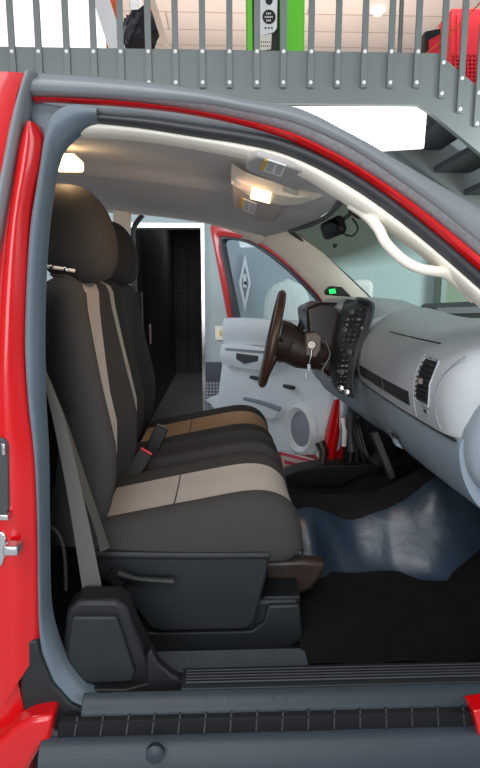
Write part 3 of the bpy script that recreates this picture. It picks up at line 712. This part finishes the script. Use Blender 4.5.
# metal bar at base of headrest
MB().tube([P(43, 266, .35), P(58, 268, .35), P(75, 271, .36)], .0045, 8).build('headrest_bar', M['cream'], S1)
for x, y in ((51.5, 267.2), (66, 269.7)): MB().lathe(P(x, y, .345), (0, -1, 0), [(0, .007), (.004, .006), (.006, 0)], 12).build('bar_stud', M['chrome'], S1)
# side cover panel of passenger seat
sc = MB().prism([P(*p, .262) for p in [(97, 557), (180, 558), (269, 557), (267, 575), (262, 595), (255, 622), (247, 630), (160, 632), (150, 629), (138, 612), (122, 590), (98, 580)]], (0, .04, 0)).build('seat_side_cover', M['plastic'], S1, bevel=.008)
MB().ribbon([(97, 552), (180, 553), (269, 553)], [(97, 559), (180, 560), (269, 559)], .258, .258, 20, 3, .004, .03).build('seat_cover_rim', M['plastic'], S1, 60)
lv = MB(); lv.lathe(P(118, 576, .255), (0, -1, 0), [(-.01, .026), (.012, .024), (.014, 0)], 24)
lv.tube([P(118, 573, .24), P(134, 578, .24), P(152, 580, .24), P(174, 581, .242)], [.015, .010, .010, .013], 10, smooth=4, flat=.8)
lv.build('recline_lever', M['plastic'], S1, 60)
# seat frame and track under it
MB().prism([P(*p, .3) for p in [(140, 612), (258, 600), (298, 600), (302, 625), (304, 645), (296, 655), (160, 660), (146, 652)]], (0, .3, 0)).build('seat_base', M['plastic'], S1, bevel=.012)
MB().prism([P(*p, .285) for p in [(132, 628), (150, 633), (252, 631), (264, 622), (268, 606), (300, 605), (303, 640), (292, 647), (150, 655), (138, 645)]], (0, .02, 0)).build('seat_track_cover', M['plastic'], S1, bevel=.007)
MB().box(P(280, 592, .36), (.11, .1, .03)).build('seat_base_top', M['plasticd'], S1, bevel=.006)
MB().prism([P(*p, .42) for p in [(262, 562), (300, 560), (328, 563), (322, 578), (312, 590), (300, 596), (285, 592), (268, 588)]], (0, .05, 0)).build('seat_underside_flap', M['brown'], S1, bevel=.015, label='brown glossy flap under the seat front')
# seat belts and buckles
MB().ribbon([(40, 345), (42, 372), (55, 430), (70, 510), (84, 600)], [(42, 345), (46, 372), (66, 425), (86, 510), (104, 598)], .13, .14, 40, 3, .001, .002).build('seat_belt', M['belt'], T, 60, label='grey seat belt strap running down to the floor cover')
MB().ribbon([(42, 366), (60, 420), (78, 480), (95, 530), (100, 552)], [(44, 366), (66, 420), (86, 478), (103, 528), (110, 548)], .17, .24, 40, 3, .001, .002).build('lap_belt', M['belt'], T, 60)
for y_ in (358, 366): MB().tube([P(40, y_, .1), P(45, y_+1, .12)], .004, 8).build('belt_guide_pin', M['chrome'], T)
rc = MB().prism([P(*p, .055) for p in [(69, 608), (78, 601), (116, 601), (126, 608), (134, 630), (152, 668), (160, 690), (66, 694), (60, 676), (63, 640), (66, 612)]], (0, .075, 0)).build('belt_retractor_cover', M['plasticd'], T, bevel=.012, label='black tapered cover over the belt retractor')
MB().prism([P(*p, .043) for p in [(72, 617), (116, 617), (121, 630), (135, 672), (132, 682), (74, 685), (66, 676), (68, 640)]], (0, .03, 0)).build('retractor_face', M['plastic'], rc, bevel=.006)
MB().tube([P(46, 525, .2), P(57, 532, .2), P(64, 552, .2), P(66, 590, .2)], .005, 8, smooth=5).build('trim_cable', M['bulb'], T, 60)
MB().prism([P(*p, .04) for p in [(66, 690), (125, 690), (148, 684), (146, 656), (151, 650), (158, 664), (172, 676), (190, 684), (190, 697), (96, 701), (80, 699)]], (0, .03, 0)).build('pillar_lower_trim', M['plasticd'], T, bevel=.006)
def buckle(a, b, wdt, Y, tip):
    B = MB().bar(P(*a, Y), P(*b, Y+.02), .02, wdt).build('seat_belt_buckle', M['plasticd'], T, bevel=.005)
    d = (P(*b, Y+.02)-P(*a, Y)).normalized()
    MB().bar(P(*b, Y+.015), P(*b, Y+.015)+d*.007, .016, wdt*.8).build('release_button', M['crate'] if tip else M['brown'], B, bevel=.001)
buckle((130, 478), (146, 452), .055, .72, True)
buckle((150, 455), (162, 427), .055, .98, False)

# --- dashboard
prof = [(.97, 1.36), (.90, 1.40), (.80, 1.418), (.70, 1.402), (.635, 1.375), (.592, 1.34), (.566, 1.295), (.556, 1.24), (.560, 1.185), (.572, 1.142)]
prof = resample(prof, 30)
def dash_x(y):   # the passenger section bows slightly towards the seats
    return -.012*math.sin(math.pi*min(1, max(0, (y-.1)/.95)))
D = empty('dashboard', (.8, .88, .9), parent=T); D['label'] = 'grey plastic dashboard'
rings = []
for i in range(34):
    y = .125+i*(.93/33); e_ = max(0, 1-(y-.125)/.09); ins = .045*(1-math.sqrt(max(0, 1-e_*e_))) 
    hump = .02*max(0, (y-.6)/.45)**2
    rings.append([(x+dash_x(y)+ins*(1 if z < 1.41 else 0), y, z-ins*.6*(z > 1.3)+hump*(1 if k < 14 else max(0, (20-k)/6))) for k, (x, z) in enumerate(prof)]+[(.97, y, 1.142)])
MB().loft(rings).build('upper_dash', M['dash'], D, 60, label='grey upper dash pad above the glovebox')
profl = resample([(.60, 1.15), (.585, 1.132), (.588, 1.085), (.605, 1.03), (.64, .975), (.70, .93), (.82, .90)], 22)
rings = []
for i in range(50):
    y = .125+i*(1.45/49); up = .17*min(1, max(0, (y-1.1)/.35))**1.3; back = .13*min(1, max(0, (y-1.05)/.35))**1.2
    rings.append([(x+dash_x(y)-back, y, z+up*(k/21)-.02*max(0, min(1, (y-.2)/.9))*(k/21)) for k, (x, z) in enumerate(profl)]+[(.9, y, .93+up), (.9, y, 1.15)])
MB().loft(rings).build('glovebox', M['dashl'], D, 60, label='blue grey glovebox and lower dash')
MB().tube([(.576+dash_x(y), y, 1.139) for y in [.13+.046*k for k in range(21)]], .0035, 6).build('dash_seam', M['slit'], D)
# glovebox latch
MB().prism([P(*p, .62) for p in [(390, 430), (397, 438), (404, 450), (396, 446)]], (0, .03, 0)).build('glovebox_latch', M['cap'], D, bevel=.004)
MB().prism([P(*p, .60) for p in [(392, 433), (398, 436), (399, 440), (394, 438)]], (0, .02, 0)).build('latch_button', M['dark'], D)
# surface details on the dash face (strips laid on the face)
def face_pt(y, z, out=.002):
    for (xa, za), (xb, zb_) in zip(prof, prof[1:]):
        if za >= z >= zb_: return Vector((xa+(xb-xa)*(za-z)/(za-zb_)+dash_x(y)-out, y, z))
    return Vector((.56+dash_x(y)-out, y, z))
def face_patch(ya, yb, zlo, zhi, name, m, out=.003, n=8, k=4, parent=None, bev=0):
    rings = []
    for i in range(n+1):
        y = ya+(yb-ya)*i/n; a_ = [face_pt(y, zlo(y)+(zhi(y)-zlo(y))*j/k, out) for j in range(k+1)]
        rings.append(a_+[p+Vector((out+.004, 0, 0)) for p in reversed(a_)])
    return MB().loft(rings).build(name, m, parent or D, 50, bev)
face_patch(.40, .652, lambda y: 1.172, lambda y: 1.213, 'dash_recess', M['dark'], .002)
face_patch(.665, 1.0, lambda y: 1.172, lambda y: 1.213, 'dash_recess', M['dark'], .002)
MB().tube([face_pt(y, 1.36, .001) for y in [.33+.03*k for k in range(16)]], .0022, 6).build('dash_slit', M['slit'], D)
# vent
vt = face_patch(.255, .335, lambda y: 1.205, lambda y: 1.318, 'air_vent', M['slit'], .003, bev=0)
MB().tube([face_pt(y, z, .003) for y, z in [(.25, 1.20), (.25, 1.26), (.25, 1.322), (.295, 1.326), (.34, 1.322), (.34, 1.26), (.34, 1.20), (.295, 1.196), (.25, 1.20)]], .003, 6).build('vent_rim', M['dash'], vt, 60)
for k in range(8):
    z = 1.213+k*.0135; MB().bar(face_pt(.257, z, .006), face_pt(.333, z+.002, .006), .006, .0035, up=Vector((1, 0, 0))).build('vent_louvre', M['plastic'], vt)
MB().box(face_pt(.295, 1.262, .012), (.012, .018, .016)).build('vent_tab', M['dashd'], vt, bevel=.002)
face_patch(.262, .29, lambda y: 1.176, lambda y: 1.188, 'dash_badge', M['cap'], .003)
face_patch(.268, .285, lambda y: 1.179, lambda y: 1.185, 'badge_mark', M['dark'], .004)
# contour crease lines round the vent and near end
MB().tube([face_pt(.36, z, .0005) for z in [1.15+.012*k for k in range(16)]], .0022, 6).build('panel_crease', M['dash'], D, 60)
cr_ = [P(x, y, .15) for x, y in [(447, 428), (439, 410), (441, 385), (449, 367), (462, 356), (482, 348), (500, 346)]]
MB().tube([face_pt(y, z, .0) for y, z in cat([(.20, 1.15), (.218, 1.2), (.21, 1.26), (.18, 1.31), (.14, 1.345)], 6) ] if False else [face_pt(y, z, .0) for y, z in [(.20, 1.15), (.212, 1.18), (.217, 1.21), (.214, 1.24), (.206, 1.27), (.192, 1.30), (.172, 1.325), (.15, 1.345)]], .002, 6).build('panel_crease', M['cap'], D, 60)
# near end cap
ec = MB().lathe((.655, .115, 1.13), (0, -1, 0), [(-.02, .112), (.012, .11), (.028, .098), (.034, .08), (.034, 0)], 48)
ec = ec.build('dash_end_cap', M['cap'], D, 40, label='pale grained round cap on the dash end')
ec.scale = (.9, 1, 1.2); ec.location.x += .038; ec.location.z -= .02
# stack
stk = MB(); R_ = [(366, 300), (371, 306), (368, 325), (361, 345), (354, 365), (352, 385), (353, 398)]; Lf = [(352, 300), (347, 306), (343, 325), (339, 345), (336, 365), (335, 382), (340, 393)]
stk.ribbon(R_, Lf, 1.02, 1.16, 40, 6, .0, .1).build('centre_stack', M['plastic'], D, 60, label='black centre stack with radio and knobs')
MB().ribbon([(360, 297), (374, 303), (373, 318), (365, 340), (356, 362), (353, 384), (356, 398)], [(357, 302), (368, 306), (365, 325), (358, 345), (351, 365), (349, 385), (351, 398)], 1.0, 1.02, 40, 5, .008, .05).build('stack_bezel', M['bulb'], D, 60)
ra = MB(); a_ = resample(R_, 20); b_ = resample(Lf, 20)
for i in range(2, 17):
    for u0, u1 in ((.35, .5), (.58, .72), (.8, .9)):
        if random.random() < .75:
            yy = 1.02+.14*(u0+u1)/2-.012; q0_ = P(a_[i][0]+(b_[i][0]-a_[i][0])*u0, a_[i][1], yy); q1_ = P(a_[i][0]+(b_[i][0]-a_[i][0])*u1, a_[i][1], yy)
            MB().bar(q0_, q1_, .006, .008 if i % 3 else .003).build('radio_button', M['bulb'] if random.random() < .6 else M['rail'], D)
for x, y in ((341, 388), (347, 392), (342, 372), (350, 352), (345, 330), (352, 312)):
    MB().lathe(P(x, y, 1.05), (-.5, -1, .1), [(0, .014), (.012, .012), (.014, 0)], 14).build('knob', M['chrome'] if y > 380 else M['bulb'], D)
# top of dash, centre to driver
rings = []
for i in range(24):
    y = 1.04+.66*i/23; k_ = sstep(.98, 1.3, y); d_ = sstep(1.19, 1.27, y)
    rings.append([(.97, y, 1.36), (.90, y, 1.40+.03*k_), (.80, y, 1.42+.045*k_), (.70, y, 1.415+.06*k_), (.63-.02*d_, y, 1.39+.085*k_), (.59-.05*d_, y, 1.375+.09*k_), (.565-.06*d_, y, 1.345+.09*k_), (.60, y, 1.32), (.97, y, 1.30)])
MB().loft(rings).build('cluster_hood', M['dash'], D, 60)
MB().prism([P(*p, 1.3) for p in [(306, 308), (320, 302), (345, 303), (343, 325), (338, 350), (336, 385), (330, 378), (318, 366), (306, 352), (308, 330)]], (0, .3, 0)).build('instrument_cluster', M['cluster'], D, bevel=.02)
MB().prism([P(*p, 1.12) for p in [(424, 312), (432, 304), (478, 302), (520, 303), (520, 318), (424, 318)]], (.0, .1, 0)).build('defroster_grille', M['bulb'], D, bevel=.006)
MB().prism([P(*p, 1.1) for p in [(436, 308), (500, 306), (500, 313), (440, 314)]], (.0, .02, 0)).build('grille_insert', M['rail'], D, bevel=.003)
# steering wheel and column
wc0 = Vector((.236, 1.37, 1.285)); ax = (P(283, 292, 1.37)-P(262, 386, 1.37)); R0 = ax.length/2-.012; axn = ax.normalized()
sw = empty('steering_wheel', wc0, parent=T); sw['label'] = 'brown leather steering wheel seen nearly edge on'
yv = Vector((.075, 1, 0)).normalized(); MBw = MB(); rings = []
for i in range(49):
    a = 2*math.pi*i/48; r1 = axn*math.cos(a)+yv*math.sin(a); n_ = axn.cross(yv)
    rings.append([wc0+r1*(R0+.019*math.cos(b))+n_*(.019*math.sin(b)) for b in [2*math.pi*k/12 for k in range(12)]])
MBw.loft(rings, caps=False).build('wheel_rim', M['wheel'], sw, 60)
nrm = axn.cross(yv); nrm = nrm if nrm.x > 0 else -nrm
hub = wc0+nrm*.045
MB().lathe(hub-nrm*.035, nrm, [(0, 0), (0, .07), (.02, .098), (.06, .095), (.10, .08)], 28).build('wheel_hub', M['brown'], sw, 50)
sk2 = MB()
for a in (0.15, math.pi-.15, -.9, math.pi+.9):
    r1 = yv*math.cos(a)+axn*math.sin(a); sk2.tube([hub+r1*.04, wc0+nrm*.01+r1*R0], [.02, .014], 10, flat=.5)
sk2.build('wheel_spokes', M['brown'], sw, 60)
cA = P(276, 348, 1.33); 
MB().tube([hub+nrm*.02, P(300, 350, 1.36), P(325, 352, 1.38), P(350, 350, 1.4)], [.088, .086, .088, .07], 20).build('steering_column', M['brown'], T, 50)
MB().prism([P(*p, 1.24) for p in [(306, 334), (316, 332), (322, 336), (321, 350), (316, 358), (306, 356)]], (0, .06, 0)).build('ignition_bezel', M['dashd'], T, bevel=.008)
MB().lathe(P(312, 345, 1.235), (-.3, -1, .1), [(0, .018), (.012, .016), (.012, .008), (.02, .007), (.02, 0)], 20).build('ignition_lock', M['lock'], T)
for pts in ([(312, 350), (309, 362), (310, 378)], [(322, 352), (318, 372), (326, 380), (336, 378)]):
    pass
k1 = MB(); k1.tube([P(312, 348, 1.22), P(311, 356, 1.22), P(309, 364, 1.22)], .004, 6); k1.box(P(309, 368, 1.22), (.014, .004, .035)); k1.box(P(306, 376, 1.22), (.01, .004, .03))
o = k1.build('key_ring', M['chrome'], bevel=.001); tag(o, 'silver keys hanging from the ignition lock', 'keys')
MB().tube([P(325, 340, 1.3), P(330, 355, 1.24), P(322, 372, 1.22), P(330, 380, 1.22), P(337, 373, 1.22)], .0035, 8, smooth=5).build('wiper_stalk_trim', M['rail'], T, 60)
MB().tube([P(300, 330, 1.5), P(305, 318, 1.5), P(312, 306, 1.5)], [.02, .022, .02], 10).build('column_stalk', M['plasticd'], T, 60)
# green lit gadget on dash
gd = MB().prism([P(*p, 1.3) for p in [(326, 291), (331, 286), (342, 287), (352, 297), (338, 296), (327, 295)]], (0, .06, 0)).build('dash_gadget', M['plastic'], bevel=.005); tag(gd, 'small dark device with green light on top of the dashboard', 'gadget')
MB().prism([P(*p, 1.295) for p in [(329, 289.5), (335, 288.5), (336, 293), (330, 294)]], (0, .004, 0)).build('green_light', M['greenled'], gd)

# --- driver door, open
H = Vector((.60, 1.72, 0)); phi = math.radians(57); dd = Vector((-math.cos(phi), math.sin(phi), 0)); nn = Vector((-math.sin(phi), -math.cos(phi), 0))  # nn towards the cab
if nn.dot(CAM-H) < 0: nn = -nn
def DP(px, py, out=0): return PP(px, py, H+nn*out, nn)
OD = empty('driver_door', H+dd*.5+Vector((0, 0, .5)), parent=T); OD['label'] = 'open red driver door with pale blue grey inner panel'
def dprism(poly, out, thick, name, m, bev=.004, parent=None, label=None):
    return MB().prism([DP(x, y, out) for x, y in poly], nn*(-thick)).build(name, m, parent or OD, 40, bev, label=label)
def dband(A, B, out, thick, name, m, n=40, bulge=.008, k=5, label=None):
    a = resample(A, n); b = resample(B, n); rings = []
    for i in range(n):
        pa = DP(*a[i], out); pb_ = DP(*b[i], out)
        rings.append([pa.lerp(pb_, j/k)+nn*(bulge*math.sin(math.pi*j/k)) for j in range(k+1)]+[pb_-nn*thick, pa-nn*thick])
    return MB().loft(rings).build(name, m, OD, 60, label=label)
dband([(228, 322), (221, 285), (213, 243), (210, 228), (214, 225), (230, 227), (250, 234), (275, 246), (300, 266), (322, 290), (340, 312)], [(233, 322), (227, 285), (220, 250), (219, 238), (222, 236), (232, 237), (250, 241), (270, 252), (292, 270), (314, 292), (332, 314)], 0, .04, 'window_frame', M['red'], 80, label='red painted window frame')
dband([(233, 322), (227, 285), (220, 250), (219, 238), (222, 236), (232, 237), (250, 241), (270, 252), (292, 270), (314, 292), (332, 314)], [(238, 322), (231, 288), (224, 252), (223, 242), (226, 240), (234, 240), (249, 244), (266, 254), (288, 272), (309, 293), (326, 314)], -.004, .03, 'window_seal', M['bulb'], 80)
dprism([(236, 320), (229, 286), (223, 250), (223, 240), (234, 239), (249, 243), (267, 254), (288, 271), (310, 293), (330, 315), (330, 324), (236, 322)], -.02, .004, 'window_glass', M['glass'], 0)
# outer skin & inner panel
dprism([(216, 452), (226, 322), (342, 322), (340, 470), (300, 480), (240, 475)], -.07, .03, 'door_skin', M['red'])
dprism([(225, 320), (235, 317.5), (300, 321), (335, 326), (340, 345), (333, 390), (326, 425), (318, 448), (312, 455), (290, 454), (262, 450), (236, 445), (222, 444), (217, 400), (222, 360)], 0, .07, 'inner_panel', M['door'], .012, label='pale blue grey inner door panel')
dband([(224, 318), (245, 318), (280, 321), (332, 325)], [(224, 345), (240, 344), (270, 346), (300, 350)], .012, .02, 'upper_panel', M['door'], bulge=.02)
ar = dband([(222, 344), (240, 344), (262, 348), (280, 352)], [(222, 364), (238, 367), (256, 370), (272, 366)], .045, .06, 'armrest', M['door'], bulge=.02)
dprism([(236, 353), (258, 356), (258, 361), (244, 364), (236, 359)], .066, .02, 'grab_recess', M['bulb'], .002)
dprism([(225, 348), (262, 351), (262, 353), (225, 350)], .067, .02, 'armrest_line', M['dashl'], .001)
for (x, y, m_) in ((255, 378, 'plasticd'), (289, 387, 'plasticd')):
    q = DP(x, y, .02); MB().tube([q-dd*.045, q, q+dd*.045], [.011, .013, .011], 10).build('door_lever' if x < 270 else 'window_crank', M[m_], OD, 60)
dband([(214, 396), (222, 398), (222, 440)], [(205, 400), (214, 410), (216, 444)], 0, .04, 'panel_edge', M['door'])
dprism([(245, 398), (262, 402), (279, 408), (276, 418), (270, 420), (250, 412), (240, 404)], .03, .04, 'door_pocket', M['door'], .008)
dband([(244, 397), (262, 401), (280, 407)], [(243, 400), (262, 405), (279, 412)], .035, .01, 'pocket_rim', M['dashl'], bulge=.003)
# speaker: oval ring and grille
cs = DP(301, 429, 0)
def oval(c, rx, rz, n=40): return [c+dd*(rx*math.cos(2*math.pi*k/n))+Vector((0, 0, rz*math.sin(2*math.pi*k/n))) for k in range(n)]
rr_ = MB().loft([oval(cs-nn*.005, .13, .155), oval(cs+nn*.02, .125, .148), oval(cs+nn*.03, .112, .132), oval(cs+nn*.02, .095, .115), oval(cs-nn*.0, .085, .102)], caps=False).build('speaker_ring', M['door'], OD, 60)
MB().loft([oval(cs+nn*.003, .087, .104), oval(cs+nn*.01, .06, .07), oval(cs+nn*.012, .005, .005)]).build('speaker_grille', M['doord'], OD, 60, label='grey speaker grille')
dprism([(309, 392), (338, 375), (345, 400), (334, 450), (322, 462), (314, 455), (324, 430), (326, 400)], -.01, .05, 'panel_front_edge', M['door'], .01)
# side mirror on the outside
mc = P(362, 291, 2.1)
mm = MB().box((mc.x, 2.12, mc.z-.02), (.13, .10, .17)).build('side_mirror', M['white'], OD, bevel=.035, label='white side mirror')
MB().tube([(mc.x, 2.12, mc.z-.09), H+dd*.12+Vector((.03, .1, 1.32))], .018, 10).build('mirror_stalk', M['plastic'], OD)
# papers in bottom of the door
pp = MB()
pp.prism([P(*p, 1.8) for p in [(281, 452), (300, 456), (321, 462), (318, 469), (284, 470)]], (0, .02, .0)); o = pp.build('folded_leaflet', M['white'], bevel=.001); tag(o, 'pink and white leaflet lying low beside the open driver door', 'leaflet')
pk = MB()
for aa_ in (((281, 452), (300, 457), (320, 462.5), (300, 460), (281, 455)), ((284, 460), (300, 464), (318, 468), (300, 467), (284, 463.5)), ((286, 466), (296, 468), (308, 470), (286, 470))):
    pk.prism([P(*p, 1.796) for p in aa_], (0, .004, 0))
pk.build('printed_stripe', M['paper'], o)
